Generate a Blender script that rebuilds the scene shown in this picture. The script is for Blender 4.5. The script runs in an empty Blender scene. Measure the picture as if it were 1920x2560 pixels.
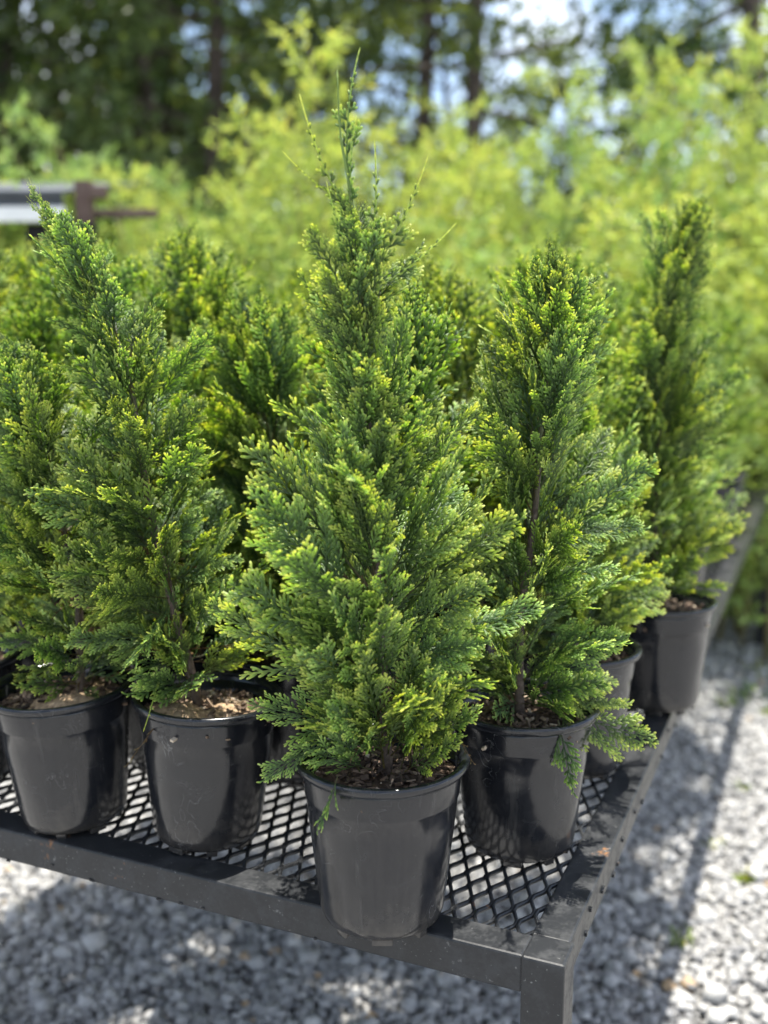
import bpy, math, random
import numpy as np
from mathutils import Vector, Matrix, Quaternion, noise

scene = bpy.context.scene
COL = scene.collection
R = math.radians

# ------------------------------------------------------------------ camera
ZT = 0.70                       # bench top height
ZC = ZT + 0.598                 # camera height
PITCH = R(9.87)
FPX = 2588.0 / 1920.0           # focal length in picture widths
cam_d = bpy.data.cameras.new('camera')
cam = bpy.data.objects.new('camera', cam_d)
COL.objects.link(cam)
cam.location = (0, 0, ZC)
cam.rotation_euler = (R(90) - PITCH, 0, 0)
cam_d.sensor_fit = 'HORIZONTAL'
cam_d.sensor_width = 36
cam_d.lens = 36 * FPX
cam_d.clip_start = 0.05
cam_d.clip_end = 500
cam_d.dof.use_dof = True
cam_d.dof.focus_distance = 1.06
cam_d.dof.aperture_fstop = 3.7
scene.camera = cam

# ------------------------------------------------------------------ world, sun, exposure
SUNV = Vector((0.095, 0.166, 1.0)).normalized()     # towards the sun
EL = math.asin(SUNV.z)
AZ = math.atan2(SUNV.x, SUNV.y)
world = bpy.data.worlds.new('World')
scene.world = world
world.use_nodes = True
wn = world.node_tree
wn.nodes.clear()
w_out = wn.nodes.new('ShaderNodeOutputWorld')
w_bg = wn.nodes.new('ShaderNodeBackground')
w_sky = wn.nodes.new('ShaderNodeTexSky')
w_sky.sky_type = 'NISHITA'
w_sky.sun_disc = False
w_sky.sun_elevation = EL
w_sky.sun_rotation = AZ
w_sky.air_density = 1.0
w_sky.dust_density = 1.5
w_tc = wn.nodes.new('ShaderNodeTexCoord')
w_ns = wn.nodes.new('ShaderNodeTexNoise')
w_ns.inputs['Scale'].default_value = 3.2
w_ns.inputs['Detail'].default_value = 7
w_rp = wn.nodes.new('ShaderNodeValToRGB')
w_rp.color_ramp.elements[0].position = 0.48
w_rp.color_ramp.elements[1].position = 0.66
w_mx = wn.nodes.new('ShaderNodeMixRGB')
w_mx.inputs[2].default_value = (10.0, 10.3, 10.8, 1)
wn.links.new(w_tc.outputs['Generated'], w_ns.inputs['Vector'])
wn.links.new(w_ns.outputs['Fac'], w_rp.inputs['Fac'])
wn.links.new(w_rp.outputs['Color'], w_mx.inputs[0])
wn.links.new(w_sky.outputs['Color'], w_mx.inputs[1])
wn.links.new(w_mx.outputs['Color'], w_bg.inputs['Color'])
w_bg.inputs['Strength'].default_value = 0.115
wn.links.new(w_bg.outputs['Background'], w_out.inputs['Surface'])

sun_d = bpy.data.lights.new('sun', 'SUN')
sun_d.energy = 5.0
sun_d.angle = R(0.55)
sun_d.color = (1.0, 0.955, 0.87)
sun = bpy.data.objects.new('sun', sun_d)
COL.objects.link(sun)
sun.location = (2, 3, 12)
sun.rotation_euler = SUNV.to_track_quat('Z', 'Y').to_euler()

scene.view_settings.view_transform = 'Standard'
scene.view_settings.look = 'None'
scene.view_settings.gamma = 1.0
scene.view_settings.use_curve_mapping = False
scene.view_settings.exposure = 1.2
scene.render.engine = 'CYCLES'
scene.cycles.use_denoising = True
scene.cycles.max_bounces = 8
scene.cycles.transmission_bounces = 4
scene.cycles.sample_clamp_indirect = 6.0


def at(px, py, Y):
    """place in the world seen at photograph pixel (px, py) at world depth Y"""
    u = (px - 960) / 2588.0
    v = (1280 - py) / 2588.0
    d = Vector((u, math.cos(PITCH) + v * math.sin(PITCH), -math.sin(PITCH) + v * math.cos(PITCH)))
    t = Y / d.y
    return Vector((d.x * t, Y, ZC + d.z * t))


# ------------------------------------------------------------------ helpers
def tag(o, label=None, cat=None, group=None, kind=None):
    if label:
        o['label'] = label
    if cat:
        o['category'] = cat
    if group:
        o['group'] = group
    if kind:
        o['kind'] = kind
    return o


def empty(name, loc=(0, 0, 0), rz=0.0):
    o = bpy.data.objects.new(name, None)
    o.empty_display_size = 0.05
    o.location = loc
    o.rotation_euler = (0, 0, rz)
    COL.objects.link(o)
    return o


def link(name, me, mat=None, parent=None):
    o = bpy.data.objects.new(name, me)
    COL.objects.link(o)
    if mat is not None and not me.materials:
        me.materials.append(mat)
    if parent is not None:
        o.parent = parent
    return o


class MB:
    """collects vertices and faces with an optional per-vertex value"""
    def __init__(self):
        self.v, self.f, self.a = [], [], []

    def add(self, vs, fs, a=0.0):
        b = len(self.v)
        self.v += [tuple(p) for p in vs]
        self.f += [tuple(i + b for i in f) for f in fs]
        self.a += a if isinstance(a, list) else [a] * len(vs)

    def box(self, c, s, rot=None, a=0.0, bev=0.0):
        hx, hy, hz = s[0] / 2, s[1] / 2, s[2] / 2
        if bev <= 0:
            vs = [Vector((x * hx, y * hy, z * hz)) for x in (-1, 1) for y in (-1, 1) for z in (-1, 1)]
            fs = [(0, 1, 3, 2), (4, 6, 7, 5), (0, 4, 5, 1), (2, 3, 7, 6), (0, 2, 6, 4), (1, 5, 7, 3)]
        else:
            import bmesh
            bm = bmesh.new()
            bmesh.ops.create_cube(bm, size=1)
            for v in bm.verts:
                v.co = Vector((v.co.x * s[0], v.co.y * s[1], v.co.z * s[2]))
            bmesh.ops.bevel(bm, geom=bm.edges[:], offset=bev, segments=2, affect='EDGES', profile=0.5)
            bm.verts.index_update()
            vs = [v.co.copy() for v in bm.verts]
            fs = [tuple(v.index for v in f.verts) for f in bm.faces]
            bm.free()
        if rot is not None:
            vs = [rot @ p for p in vs]
        c = Vector(c)
        self.add([p + c for p in vs], fs, a)

    def tube(self, pts, rads, n=8, a=None, cap=True):
        pts = [Vector(p) for p in pts]
        rings = []
        up = Vector((0.31, 0.17, 0.93))
        vs, av = [], []
        for i, p in enumerate(pts):
            d = (pts[min(i + 1, len(pts) - 1)] - pts[max(i - 1, 0)]).normalized()
            s = d.cross(up)
            if s.length < 1e-3:
                s = d.cross(Vector((1, 0, 0)))
            s.normalize()
            t = s.cross(d)
            for k in range(n):
                w = 2 * math.pi * k / n
                vs.append(p + (s * math.cos(w) + t * math.sin(w)) * rads[i])
                av.append(a[i] if a else 0.0)
        fs = []
        for i in range(len(pts) - 1):
            for k in range(n):
                k2 = (k + 1) % n
                fs.append((i * n + k, i * n + k2, (i + 1) * n + k2, (i + 1) * n + k))
        if cap:
            fs.append(tuple(range(n - 1, -1, -1)))
            fs.append(tuple((len(pts) - 1) * n + k for k in range(n)))
        self.add(vs, fs, av)

    def mesh(self, name, mat=None, smooth=False, attr=None):
        me = bpy.data.meshes.new(name)
        me.from_pydata(self.v, [], self.f)
        if attr:
            at_ = me.color_attributes.new(attr, 'FLOAT_COLOR', 'POINT')
            arr = np.zeros((len(self.v), 4), np.float32)
            arr[:, :3] = np.array(self.a, np.float32)[:, None]
            arr[:, 3] = 1
            at_.data.foreach_set('color', arr.ravel())
        if smooth:
            me.polygons.foreach_set('use_smooth', [True] * len(me.polygons))
        if mat:
            me.materials.append(mat)
        me.update()
        return me

    def build(self, name, mat=None, parent=None, smooth=False, attr=None):
        return link(name, self.mesh(name, mat, smooth, attr), None, parent)


# ------------------------------------------------------------------ materials
class NT:
    def __init__(self, name):
        self.m = bpy.data.materials.new(name)
        self.m.use_nodes = True
        self.t = self.m.node_tree
        self.t.nodes.clear()
        self.out = self.n('ShaderNodeOutputMaterial')

    def n(self, ty, **kw):
        nd = self.t.nodes.new(ty)
        for k, v in kw.items():
            if k in nd.inputs:
                nd.inputs[k].default_value = v
            else:
                setattr(nd, k, v)
        return nd

    def l(self, a, b):
        self.t.links.new(a, b)

    def noise(self, scale, detail=4, rough=0.55, vec=None, dist=0.0):
        nd = self.n('ShaderNodeTexNoise')
        nd.inputs['Scale'].default_value = scale
        nd.inputs['Detail'].default_value = detail
        nd.inputs['Roughness'].default_value = rough
        nd.inputs['Distortion'].default_value = dist
        if vec is not None:
            self.l(vec, nd.inputs['Vector'])
        return nd.outputs['Fac']

    def ramp(self, fac, stops):
        nd = self.n('ShaderNodeValToRGB')
        cr = nd.color_ramp
        while len(cr.elements) < len(stops):
            cr.elements.new(0.5)
        for e, (p, c) in zip(cr.elements, stops):
            e.position = p
            e.color = (c, c, c, 1) if not isinstance(c, tuple) else (*c, 1)
        self.l(fac, nd.inputs['Fac'])
        return nd.outputs['Color']

    def mix(self, fac, a, b, mode='MIX'):
        nd = self.n('ShaderNodeMixRGB')
        nd.blend_type = mode
        for s, v in ((0, fac), (1, a), (2, b)):
            if isinstance(v, (int, float)):
                nd.inputs[s].default_value = v if s == 0 else (v, v, v, 1)
            elif isinstance(v, tuple):
                nd.inputs[s].default_value = (*v, 1)
            else:
                self.l(v, nd.inputs[s])
        return nd.outputs['Color']

    def math(self, op, a, b=0.0):
        nd = self.n('ShaderNodeMath')
        nd.operation = op
        for s, v in ((0, a), (1, b)):
            if isinstance(v, (int, float)):
                nd.inputs[s].default_value = v
            else:
                self.l(v, nd.inputs[s])
        return nd.outputs[0]

    def bump(self, h, strength=0.3, dist=0.001):
        nd = self.n('ShaderNodeBump')
        nd.inputs['Strength'].default_value = strength
        nd.inputs['Distance'].default_value = dist
        self.l(h, nd.inputs['Height'])
        return nd.outputs['Normal']

    def bsdf(self, color=None, rough=0.5, normal=None, spec=0.5, metal=0.0):
        b = self.n('ShaderNodeBsdfPrincipled')
        for nm, v in (('Base Color', color), ('Roughness', rough), ('Normal', normal), ('Specular IOR Level', spec), ('Metallic', metal)):
            if v is None:
                continue
            if isinstance(v, (int, float)):
                b.inputs[nm].default_value = v
            elif isinstance(v, tuple):
                b.inputs[nm].default_value = (*v, 1)
            else:
                self.l(v, b.inputs[nm])
        return b

    def done(self, sh):
        self.l(sh, self.out.inputs['Surface'])
        return self.m


def obj_coord(t):
    return t.n('ShaderNodeTexCoord').outputs['Object']


def rand(t):
    return t.n('ShaderNodeObjectInfo').outputs['Random']


def leaf_material(name, ramp_stops, hue_var, transl, rough=0.42, spec=0.5, noise_scale=240.0, glow=(1.9, 1.75, 0.9)):
    t = NT(name)
    a = t.n('ShaderNodeAttribute')
    a.attribute_name = 'tip'
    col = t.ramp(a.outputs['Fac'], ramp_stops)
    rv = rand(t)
    tint = t.ramp(rv, hue_var)
    col = t.mix(1.0, col, tint, 'MULTIPLY')
    nz = t.noise(noise_scale, 3, 0.6, obj_coord(t))
    col = t.mix(1.0, col, t.ramp(nz, [(0.3, 0.62), (0.7, 1.25)]), 'MULTIPLY')
    b = t.bsdf(col, rough, t.bump(nz, 0.8, 0.0025), spec)
    tr = t.n('ShaderNodeBsdfTranslucent')
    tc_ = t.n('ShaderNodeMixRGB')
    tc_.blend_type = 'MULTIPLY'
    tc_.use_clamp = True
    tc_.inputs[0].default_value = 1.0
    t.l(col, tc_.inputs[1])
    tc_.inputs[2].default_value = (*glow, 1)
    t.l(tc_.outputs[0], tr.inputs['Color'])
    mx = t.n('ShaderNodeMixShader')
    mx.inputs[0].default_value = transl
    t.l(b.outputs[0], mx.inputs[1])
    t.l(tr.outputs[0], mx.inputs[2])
    return t.done(mx.outputs[0])


M = {}
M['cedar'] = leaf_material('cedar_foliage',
    [(0.0, (0.130, 0.105, 0.050)), (0.08, (0.045, 0.082, 0.030)), (0.35, (0.115, 0.190, 0.060)),  # dark stop near the base paints in crown shade; pale tips are new growth
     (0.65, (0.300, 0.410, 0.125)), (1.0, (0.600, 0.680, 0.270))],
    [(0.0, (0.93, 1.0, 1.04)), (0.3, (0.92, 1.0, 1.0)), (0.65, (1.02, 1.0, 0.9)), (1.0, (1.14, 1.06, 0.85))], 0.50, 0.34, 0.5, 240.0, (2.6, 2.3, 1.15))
M['cedar_dry'] = leaf_material('dry_cedar_foliage',
    [(0.0, (0.12, 0.07, 0.035)), (0.5, (0.16, 0.12, 0.05)), (1.0, (0.22, 0.20, 0.08))],
    [(0.0, (1, 1, 1)), (1.0, (1.1, 1, 0.9))], 0.2, 0.6, 0.3)


def simple(name, c1, c2, scale, rough=0.8, bump=0.4, bdist=0.002, spec=0.3, detail=5):
    t = NT(name)
    nz = t.noise(scale, detail, 0.6, obj_coord(t))
    col = t.mix(t.ramp(nz, [(0.3, 0.0), (0.7, 1.0)]), c1, c2)
    return t.done(t.bsdf(col, rough, t.bump(nz, bump, bdist), spec).outputs[0])


def stem_material():
    t = NT('cedar_stem')
    nz = t.noise(160, 5, 0.6, obj_coord(t))
    col = t.mix(t.ramp(nz, [(0.3, 0.0), (0.7, 1.0)]), (0.060, 0.044, 0.034), (0.17, 0.13, 0.10))
    a = t.n('ShaderNodeAttribute')
    a.attribute_name = 'tip'
    col = t.mix(t.ramp(a.outputs['Fac'], [(0.35, 0.0), (0.75, 1.0)]), col, (0.15, 0.22, 0.06))
    return t.done(t.bsdf(col, 0.8, t.bump(nz, 0.8, 0.002), 0.3).outputs[0])


M['bark'] = stem_material()
M['soil'] = simple('potting_soil', (0.018, 0.012, 0.008), (0.09, 0.06, 0.04), 140, 0.95, 1.0, 0.004)
M['sand'] = simple('sandy_soil', (0.16, 0.105, 0.06), (0.52, 0.38, 0.24), 200, 0.95, 1.0, 0.003)


def chip_material():
    t = NT('bark_chip')
    a = t.n('ShaderNodeAttribute')
    a.attribute_name = 'tip'
    col = t.ramp(a.outputs['Fac'], [(0.0, (0.03, 0.02, 0.014)), (0.5, (0.13, 0.085, 0.055)), (0.8, (0.30, 0.22, 0.15)), (1.0, (0.5, 0.42, 0.32))])
    return t.done(t.bsdf(col, 0.85).outputs[0])


M['chip'] = chip_material()


def pot_material():
    t = NT('black_pot_plastic')
    oc = obj_coord(t)
    geo = t.n('ShaderNodeNewGeometry')
    rv = rand(t)
    off = t.n('ShaderNodeVectorMath')
    off.operation = 'ADD'
    t.l(oc, off.inputs[0])
    cmb = t.n('ShaderNodeCombineXYZ')
    t.l(t.math('MULTIPLY', rv, 7.0), cmb.inputs[0])
    t.l(t.math('MULTIPLY', rv, 3.0), cmb.inputs[2])
    t.l(cmb.outputs[0], off.inputs[1])
    v = off.outputs[0]
    # faint vertical moulding streaks
    mp = t.n('ShaderNodeMapping')
    mp.inputs['Scale'].default_value = (1, 1, 0.06)
    t.l(v, mp.inputs['Vector'])
    streak = t.noise(60, 3, 0.6, mp.outputs[0])
    dust = t.ramp(t.noise(22, 8, 0.7, v, 1.2), [(0.50, 0.0), (0.80, 1.0)])
    speck = t.ramp(t.noise(420, 2, 0.5, v), [(0.76, 0.0), (0.80, 1.0)])
    # curled scratches
    scr = t.noise(30, 2, 0.5, v, 2.0)
    scr = t.ramp(scr, [(0.492, 0.0), (0.5, 1.0), (0.508, 0.0)])
    scr = t.mix(1.0, scr, t.ramp(t.noise(14, 2, 0.5, v), [(0.56, 0.0), (0.66, 1.0)]), 'MULTIPLY')
    col = t.mix(t.math('MULTIPLY', dust, 0.16), (0.009, 0.0102, 0.0130), (0.085, 0.085, 0.085))
    sz = t.n('ShaderNodeSeparateXYZ')
    t.l(oc, sz.inputs[0])
    low = t.ramp(t.math('ADD', t.math('MULTIPLY', sz.outputs[2], 8.0), t.math('MULTIPLY', t.noise(45, 5, 0.65, v), 0.8)), [(0.30, 1.0), (0.75, 0.0)])
    col = t.mix(t.math('MULTIPLY', low, 0.30), col, (0.13, 0.115, 0.095))
    drip = t.ramp(t.noise(70, 3, 0.6, mp.outputs[0]), [(0.60, 0.0), (0.70, 1.0)])
    col = t.mix(t.math('MULTIPLY', drip, 0.10), col, (0.16, 0.155, 0.145))
    col = t.mix(t.math('MULTIPLY', scr, 0.55), col, (0.26, 0.26, 0.26))
    col = t.mix(t.math('MULTIPLY', speck, 0.5), col, (0.30, 0.28, 0.25))
    rough = t.math('ADD', t.math('MULTIPLY', dust, 0.22), t.math('ADD', t.math('MULTIPLY', streak, 0.10), 0.11))
    wav = t.noise(26, 2, 0.5, v)
    nrm = t.bump(t.math('ADD', t.math('MULTIPLY', wav, 1.0), t.math('MULTIPLY', streak, 0.25)), 0.22, 0.004)
    return t.done(t.bsdf(col, rough, nrm, 0.50).outputs[0])


M['pot'] = pot_material()


def metal_material():
    t = NT('black_painted_steel')
    oc = obj_coord(t)
    n1 = t.noise(34, 8, 0.65, oc)
    n2 = t.noise(230, 4, 0.6, oc)
    big = t.noise(7, 4, 0.6, oc)
    dust = t.ramp(t.math('ADD', t.math('MULTIPLY', n1, 0.7), t.math('MULTIPLY', n2, 0.3)), [(0.46, 0.0), (0.64, 1.0)])
    wear = t.math('MULTIPLY', t.ramp(t.noise(120, 3, 0.6, oc), [(0.66, 0.0), (0.74, 1.0)]), t.ramp(n1, [(0.5, 0.0), (0.6, 1.0)]))
    rust = t.math('MULTIPLY', t.ramp(t.noise(17, 6, 0.7, oc), [(0.66, 0.0), (0.72, 1.0)]), t.ramp(n2, [(0.4, 0.3), (0.6, 1.0)]))
    col = t.mix(t.math('MULTIPLY', dust, 0.3), (0.019, 0.0205, 0.0225), (0.075, 0.077, 0.08))
    col = t.mix(t.math('MULTIPLY', wear, 0.5), col, (0.30, 0.30, 0.29))
    col = t.mix(t.math('MULTIPLY', rust, 0.8), col, (0.30, 0.13, 0.035))
    spk = t.math('MULTIPLY', t.ramp(t.noise(330, 2, 0.5, oc), [(0.70, 0.0), (0.75, 1.0)]), t.ramp(big, [(0.40, 0.0), (0.62, 1.0)]))
    col = t.mix(t.math('MULTIPLY', spk, 0.6), col, (0.28, 0.28, 0.27))
    rough = t.math('ADD', 0.34, t.math('MULTIPLY', dust, 0.25))
    nrm = t.bump(t.math('ADD', n1, t.math('MULTIPLY', n2, 0.35)), 0.22, 0.0010)
    return t.done(t.bsdf(col, rough, nrm, 0.30).outputs[0])


M['steel'] = metal_material()


def gravel_material():
    t = NT('gravel_stone')
    a = t.n('ShaderNodeAttribute')
    a.attribute_name = 'tip'
    col = t.ramp(a.outputs['Fac'], [(0.0, (0.13, 0.13, 0.132)), (0.35, (0.30, 0.298, 0.293)), (0.8, (0.46, 0.455, 0.44)), (0.95, (0.54, 0.525, 0.49)), (1.0, (0.46, 0.33, 0.20))])
    nz = t.noise(90, 4, 0.6, obj_coord(t))
    col = t.mix(1.0, col, t.ramp(nz, [(0.3, 0.75), (0.7, 1.12)]), 'MULTIPLY')
    return t.done(t.bsdf(col, 0.9, t.bump(nz, 0.5, 0.003), 0.25).outputs[0])


M['gravel'] = gravel_material()


def ground_material():
    t = NT('gravel_ground')
    oc = obj_coord(t)
    vo = t.n('ShaderNodeTexVoronoi')
    vo.inputs['Scale'].default_value = 42
    t.l(oc, vo.inputs['Vector'])
    sep = t.n('ShaderNodeSeparateColor')
    t.l(vo.outputs['Color'], sep.inputs[0])
    st = t.ramp(sep.outputs[0], [(0.0, (0.22, 0.22, 0.22)), (0.5, (0.40, 0.40, 0.39)), (1.0, (0.56, 0.55, 0.53))])
    st = t.mix(t.ramp(vo.outputs['Distance'], [(0.45, 0.0), (0.75, 1.0)]), st, (0.10, 0.095, 0.09))
    # far from the gravel yard the ground turns to grass and leaf litter
    sx = t.n('ShaderNodeSeparateXYZ')
    t.l(oc, sx.inputs[0])
    gn = t.noise(0.9, 6, 0.6, oc)
    far = t.ramp(t.math('ADD', t.math('MULTIPLY', sx.outputs[1], 0.1), t.math('MULTIPLY', gn, 0.5)), [(0.66, 0.0), (0.80, 1.0)])
    gr = t.mix(t.noise(30, 5, 0.7, oc), (0.05, 0.085, 0.02), (0.13, 0.15, 0.045))
    col = t.mix(far, st, gr)
    return t.done(t.bsdf(col, 0.95, t.bump(vo.outputs['Distance'], 0.8, 0.01), 0.2).outputs[0])


M['ground'] = ground_material()
GREENVAR = [(0.0, (0.78, 0.93, 1.05)), (0.5, (1, 1, 1)), (1.0, (1.14, 1.04, 0.85))]
M['sapling'] = leaf_material('sapling_leaf',
    [(0.0, (0.12, 0.20, 0.055)), (0.4, (0.225, 0.335, 0.105)), (0.75, (0.31, 0.41, 0.14)), (1.0, (0.42, 0.46, 0.16))], GREENVAR, 0.42, 0.5, 0.35, 30.0)
M['forest'] = leaf_material('forest_leaf',
    [(0.0, (0.060, 0.090, 0.038)), (0.5, (0.092, 0.135, 0.050)), (1.0, (0.15, 0.20, 0.075))], GREENVAR, 0.35, 0.5, 0.3, 10.0)
M['weed'] = leaf_material('weed_leaf',
    [(0.0, (0.09, 0.15, 0.03)), (0.6, (0.17, 0.26, 0.05)), (1.0, (0.34, 0.36, 0.09))], GREENVAR, 0.4, 0.5, 0.3, 60.0)
M['trunk'] = simple('pine_trunk_bark', (0.035, 0.028, 0.024), (0.13, 0.10, 0.085), 14, 0.9, 1.0, 0.02)
M['cane'] = simple('sapling_stem_bark', (0.15, 0.14, 0.06), (0.26, 0.22, 0.10), 30, 0.8, 0.4)
M['post'] = simple('weathered_post_wood', (0.085, 0.055, 0.045), (0.17, 0.12, 0.10), 22, 0.85, 0.6, 0.004)
M['slab'] = simple('grey_roof_sheet', (0.07, 0.078, 0.09), (0.12, 0.13, 0.145), 9, 0.75, 0.2, spec=0.25)
M['fascia'] = simple('white_painted_board', (0.72, 0.72, 0.70), (0.82, 0.82, 0.80), 12, 0.6, 0.2)
M['blackcloth'] = simple('black_shade_cloth', (0.010, 0.010, 0.012), (0.022, 0.020, 0.020), 30, 0.9, 0.4)

# ------------------------------------------------------------------ ground
g = MB()
NG = 40
for i in range(NG + 1):
    for j in range(NG + 1):
        x = -70 + 140 * i / NG
        y = -40 + 140 * j / NG
        g.v.append((x, y, -0.02))
        g.a.append(0)
for i in range(NG):
    for j in range(NG):
        b = i * (NG + 1) + j
        g.f.append((b, b + NG + 1, b + NG + 2, b + 1))
tag(g.build('ground', M['ground']), kind='structure')

# loose crushed stone: tens of thousands of pieces in one object
def gravel():
    rng = np.random.default_rng(11)
    ico = np.array([(x, y, z) for x in (-1, 1) for y in (-1, 1) for z in (-1, 1)], float) * 0.72
    fc = np.array([(0, 1, 3), (0, 3, 2), (4, 6, 7), (4, 7, 5), (0, 4, 5), (0, 5, 1), (2, 3, 7), (2, 7, 6), (0, 2, 6), (0, 6, 4), (1, 5, 7), (1, 7, 3)])
    n = 150000
    x = rng.uniform(-2.2, 2.9, n)
    y = rng.uniform(0.9, 4.6, n)
    keep = (np.abs(x - 0.1) < 0.42 * y + 0.75)
    x, y = x[keep], y[keep]
    n = len(x)
    r = rng.lognormal(math.log(0.0072), 0.36, n).clip(0.004, 0.026)
    big = rng.random(n) < 0.002
    r[big] *= 1.7
    V = ico[None] * (1 + rng.normal(0, 0.16, (n, 8, 1))) + rng.normal(0, 0.16, (n, 8, 3))
    V *= (r[:, None, None] * rng.uniform(0.65, 1.3, (n, 1, 3)))
    q = rng.normal(size=(n, 4))
    q /= np.linalg.norm(q, axis=1)[:, None]
    w, a, b, c = q.T
    Rm = np.stack([1 - 2 * (b * b + c * c), 2 * (a * b - c * w), 2 * (a * c + b * w), 2 * (a * b + c * w), 1 - 2 * (a * a + c * c), 2 * (b * c - a * w),
                   2 * (a * c - b * w), 2 * (b * c + a * w), 1 - 2 * (a * a + b * b)], 1).reshape(n, 3, 3)
    V = np.einsum('nij,nkj->nki', Rm, V)
    V[:, :, 2] *= 0.75
    z = -0.016 + r * rng.uniform(0.1, 1.0, n)
    V += np.stack([x, y, z], 1)[:, None, :]
    F = fc[None] + (np.arange(n) * 8)[:, None, None]
    me = bpy.data.meshes.new('gravel')
    nv, nf = n * 8, n * 12
    me.vertices.add(nv)
    me.vertices.foreach_set('co', V.reshape(-1))
    me.loops.add(nf * 3)
    me.loops.foreach_set('vertex_index', F.reshape(-1).astype(np.int32))
    me.polygons.add(nf)
    me.polygons.foreach_set('loop_start', np.arange(0, nf * 3, 3, dtype=np.int32))
    me.update(calc_edges=True)
    at_ = me.color_attributes.new('tip', 'FLOAT_COLOR', 'POINT')
    cv = rng.beta(3.0, 2.2, n) * 0.97
    cv[rng.random(n) < 0.006] = 1.0
    arr = np.ones((n, 8, 4), np.float32)
    arr[:, :, :3] = cv[:, None, None]
    at_.data.foreach_set('color', arr.ravel())
    me.materials.append(M['gravel'])
    o = link('gravel', me)
    tag(o, 'pale grey crushed stone gravel covering the ground under the bench', 'gravel', kind='stuff')


gravel()

# ------------------------------------------------------------------ bench: table frame
TA = R(23.5)
CORNER = Vector((0.172, 0.903, 0))
U = Vector((-math.cos(TA), math.sin(TA), 0))     # along the front rail, away from the corner
V_ = Vector((math.sin(TA), math.cos(TA), 0))     # along the right rail
LU, LV = 1.42, 3.65


def tb(u, v, z=0.0):
    return CORNER + U * u + V_ * v + Vector((0, 0, z))


W = 0.040
TOP = ZT
bench = empty('plant_bench', tb(LU / 2, LV / 2, 0), 0)
tag(bench, 'black painted steel bench with expanded metal top standing on gravel', 'bench')
BO = bench.location.copy()
RZ = Matrix.Rotation(-TA, 3, 'Z')     # local x = -U, local y = V_


def bench_part(name, u, v, z, su, sv, sz, bev=0.0025):
    m = MB()
    m.box((0, 0, 0), (su, sv, sz), None, 0, bev)
    o = m.build(name, M['steel'], bench)
    o.location = tb(u, v, z) - BO
    o.rotation_euler = (0, 0, -TA)
    return o


bench_part('rail', LU / 2, W / 2, TOP - W / 2 - 0.001, LU - 2 * W - 0.001, W, W)
bench_part('rail', LU / 2, LV - W / 2, TOP - W / 2 - 0.001, LU - 2 * W - 0.001, W, W)
bench_part('rail', W / 2 + 0.003, LV / 2, TOP - W / 2 - 0.001, W, LV - 2 * W - 0.001, W)
bench_part('rail', LU - W / 2, LV / 2, TOP - W / 2 - 0.001, W, LV - 2 * W - 0.001, W)
for u in (W / 2, LU - W / 2):
    for v in (W / 2, LV - W / 2):
        bench_part('leg', u, v, TOP / 2 - 0.004, W + 0.003, W + 0.004, TOP + 0.008)
for v in (0.90, 1.84, 2.75):
    bench_part('crossbar', LU / 2, v, TOP - 0.0235, LU - 2 * W - 0.002, 0.025, 0.025)


def expanded_metal():
    """diamond mesh sheet: zigzag strands meeting at bonds, long way along the right rail"""
    m = MB()
    SW, LW = 0.0232, 0.052
    w, th = 0.0023, 0.0020
    x0, x1 = W - 0.012, LU - W + 0.012
    y0, y1 = W - 0.012, LV - W + 0.012
    nrow = int((x1 - x0) / (SW / 2))
    seg = [(0.0, 0), (0.18, 0), (0.5, 1), (0.68, 1)]
    zt = TOP - 0.0052
    rng = random.Random(3)
    for r in range(nrow):
        xc = x0 + (r + 0.5) * SW / 2
        path = []
        k = 0
        while True:
            for s, h in seg:
                y = y0 + (k + s) * LW
                if y > y1:
                    break
                up = h if r % 2 == 0 else 1 - h
                x = xc + (up - 0.5) * (SW / 2 - w * 1.5)
                path.append((x, y, zt + (up - 0.5) * 0.0012))
            else:
                k += 1
                continue
            break
        vs, fs = [], []
        n = len(path)
        for i, (x, y, z) in enumerate(path):
            a = path[max(i - 1, 0)]
            b = path[min(i + 1, n - 1)]
            d = Vector((b[0] - a[0], b[1] - a[1], 0)).normalized()
            s = Vector((d.y, -d.x, 0)) * w
            P = Vector((x, y, z))
            up = Vector((0, 0, th))
            vs += [P + s * 0.75 + up, P + s, P + s * 0.75 - up, P - s * 0.75 - up, P - s, P - s * 0.75 + up]
        for i in range(n - 1):
            for q in range(6):
                fs.append((i * 6 + q, i * 6 + (q + 1) % 6, i * 6 + 6 + (q + 1) % 6, i * 6 + 6 + q))
        m.add(vs, fs)
    # local frame: x runs along U, y along V_
    me = m.mesh('mesh_panel', M['steel'], True)
    for v in me.vertices:
        p = tb(v.co.x, v.co.y, v.co.z) - BO
        v.co = p
    return link('mesh_panel', me, None, bench)


expanded_metal()

# weld beads and small lumps along the rails
mb = MB()
rng = random.Random(5)
for i in range(40):
    v = rng.uniform(0.1, 3.4)
    mb.box(tb(-0.0005 + 0.003, v, TOP - rng.uniform(0.012, 0.040)) - BO, (0.004, rng.uniform(0.003, 0.012), 0.004), RZ, 0, 0)
for i in range(16):
    u = rng.uniform(0.06, 1.45)
    mb.box(tb(u, -0.0004, TOP - rng.uniform(0.030, 0.041)) - BO, (rng.uniform(0.002, 0.006), 0.002, 0.002), RZ, 0, 0)
o = mb.build('weld_bead', M['steel'], bench)
o['kind'] = 'stuff'

# ------------------------------------------------------------------ pots
def lathe(profile, n, m, wob=None):
    base = len(m.v)
    for r, z in profile:
        for k in range(n):
            w = 2 * math.pi * k / n
            m.v.append((r * math.cos(w), r * math.sin(w), z))
            m.a.append(0)
    for i in range(len(profile) - 1):
        for k in range(n):
            k2 = (k + 1) % n
            m.f.append((base + i * n + k, base + i * n + k2, base + (i + 1) * n + k2, base + (i + 1) * n + k))


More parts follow.
